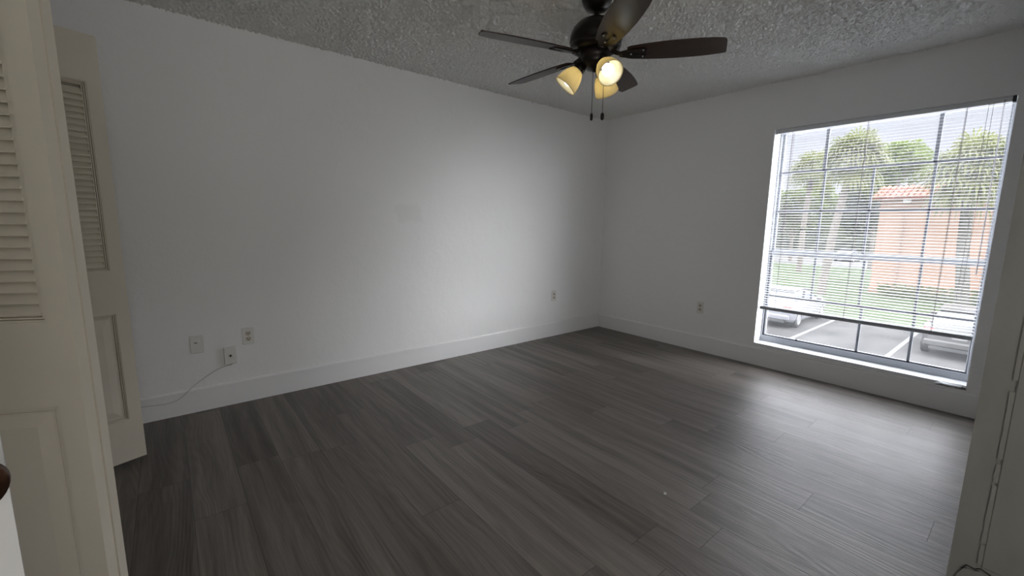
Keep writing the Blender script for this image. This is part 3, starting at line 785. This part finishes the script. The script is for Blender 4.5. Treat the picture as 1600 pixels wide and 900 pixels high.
def palm(base, top, rt_, R_, nf, label, bark, leafmat, group, pet=.9):
    t_ = thing('palm_tree', base, label, 'palm tree', group)
    B_, T_ = Vector(base), Vector(top); mid = (B_+T_)/2+Vector((0, .12, 0))
    MB().tube(smooth([B_, B_+(mid-B_)*.5, mid, T_]), rt_*1.15, 10, rt_*.9).build('trunk', bark, t_)
    b = MB()
    for k in range(nf):
        el = math.radians(random.choice((75, 55, 40, 25, 10, -5, -25, -45))+random.uniform(-10, 10)); az = k*2.39996+random.uniform(-.3, .3)
        frond_fan(b, T_, az, el, pet*random.uniform(.7, 1.1), R_*random.uniform(.8, 1.1), droop=random.uniform(.4, 1.0))
    b.build('fronds', leafmat, t_)
    return t_
palm((26.4, 4.75, G), (26.4, 3.95, 5.0), .2, 1.15, 95, 'fan palm with leaning pale trunk on the lawn left of the peach building', M_bark, M_palm, 'palms outside', 1.0)
palm((26.0, -1.22, G), (26.0, -.78, 3.9), .24, 1.25, 110, 'dense fan palm with dark trunk in front of the peach wall', M_dkbark, M_palm, 'palms outside', 1.15)
palm((40, 10.2, G), (40, 10.0, 6.2), .2, 1.3, 70, 'slender fan palm rising behind the leaning palm', M_bark, M_palm, 'palms outside', 1.0)
def crown(center, rad, n_, size, squash=.8):
    b = MB(); C_ = Vector(center)
    cl = []
    for k in range(14):
        v = Vector((random.gauss(0, 1), random.gauss(0, 1), random.gauss(0, .9))).normalized()*random.uniform(.35, .75)
        cl.append((v, random.uniform(.32, .5)))
    for k in range(n_):
        c_, r2 = random.choice(cl); v = Vector((random.gauss(0, 1), random.gauss(0, 1), random.gauss(0, 1))).normalized()*r2*random.uniform(.55, 1)
        p = (c_+v)*rad; p.z *= squash; p += C_
        a = Vector((random.gauss(0, 1), random.gauss(0, 1), random.gauss(0, .6))).normalized(); d = a.cross(Vector((random.random(), random.random(), random.random()))).normalized()
        s_ = size*random.uniform(.6, 1.3)
        b.add([p-a*s_, p+d*s_*.45, p+a*s_, p-d*s_*.45], [(0, 1, 2, 3)])
    return b
def tree(base, h_, rad, n_, size, leafmat, label, group='trees beyond the lawn', squash=.8):
    t_ = thing('tree', base, label, 'tree', group)
    B_ = Vector(base); top = B_+Vector((.2, .3, h_))
    tb = MB(); tb.tube(smooth([B_, B_+Vector((0, .1, h_*.4)), top]), .22, 8, .08)
    for k in range(5):
        a = k*1.3; s0 = B_+Vector((0, .1, h_*(.35+.08*k))); tb.tube([s0, s0+Vector((math.cos(a)*rad*.4, math.sin(a)*rad*.4, rad*.35))], .07, 6, .03)
    tb.build('trunk', M_bark, t_)
    crown(top, rad, n_, size, squash).build('crown', leafmat, t_)
tree((41.5, 4.3, G), 9.2, 2.4, 6000, .17, M_leaf, 'bright green leafy tree rising behind the peach building')
tree((49, 7.0, G), 6.6, 3.6, 7000, .24, M_dleaf, 'dark green tree directly behind the bright leafy tree')
tree((43, -.8, G), 6.6, 3.0, 7000, .24, M_dleaf, 'dark tree behind the tile roof beside the dense palm')
tree((53, 15.2, G), 6.2, 4.4, 7000, .27, M_mleaf, 'broad mid-green tree beyond the lawn near the road')
tree((60, 23.0, G), 7.0, 4.6, 7000, .27, M_mleaf, 'mid-green tree at the window edge towards the room corner')
tree((71, 12, G), 6.0, 5.0, 7000, .30, M_dleaf, 'dark spreading tree across the road behind the white car')
tree((78, 23, G), 6.2, 5.5, 7000, .32, M_dleaf, 'dark spreading tree across the road behind the lawn palms')
tree((74, 35, G), 7.0, 5.6, 7000, .34, M_mleaf, 'far mid-green tree at the left end of the tree line')
def hedge(name, a, b_, n_, size, m, label):
    b = MB()
    for k in range(n_):
        p = Vector([random.uniform(a[i], b_[i]) for i in range(3)]); p.z = a[2]+(b_[2]-a[2])*random.random()**.7
        v = Vector((random.gauss(0, 1), random.gauss(0, 1), random.gauss(0, .7))).normalized(); d = v.cross(Vector((random.random(), random.random(), random.random()))).normalized()
        s_ = size*random.uniform(.6, 1.3); b.add([p-v*s_, p+d*s_*.5, p+v*s_, p-d*s_*.5], [(0, 1, 2, 3)])
    b.box((a[0]+.3, a[1]+.3, G), (b_[0]-.3, b_[1]-.3, b_[2]-.35))
    o_ = b.build(name, m); return tag(o_, label, 'hedge', kind='stuff')
hedge('hedge', (63.5, 2, G), (65.5, 40, .1), 5000, .25, M_dleaf, 'long dark hedge along the far side of the road')
hedge('hedge', (84, 0, G), (88, 60, 6.5), 14000, .5, M_mleaf, 'tall dense belt of greenery far behind the road')
hedge('hedge', (28.2, -10, G), (29.4, 2.6, G+.75), 2200, .12, M_mleaf, 'low green hedge at the foot of the peach wall')
bpy.context.view_layer.update()
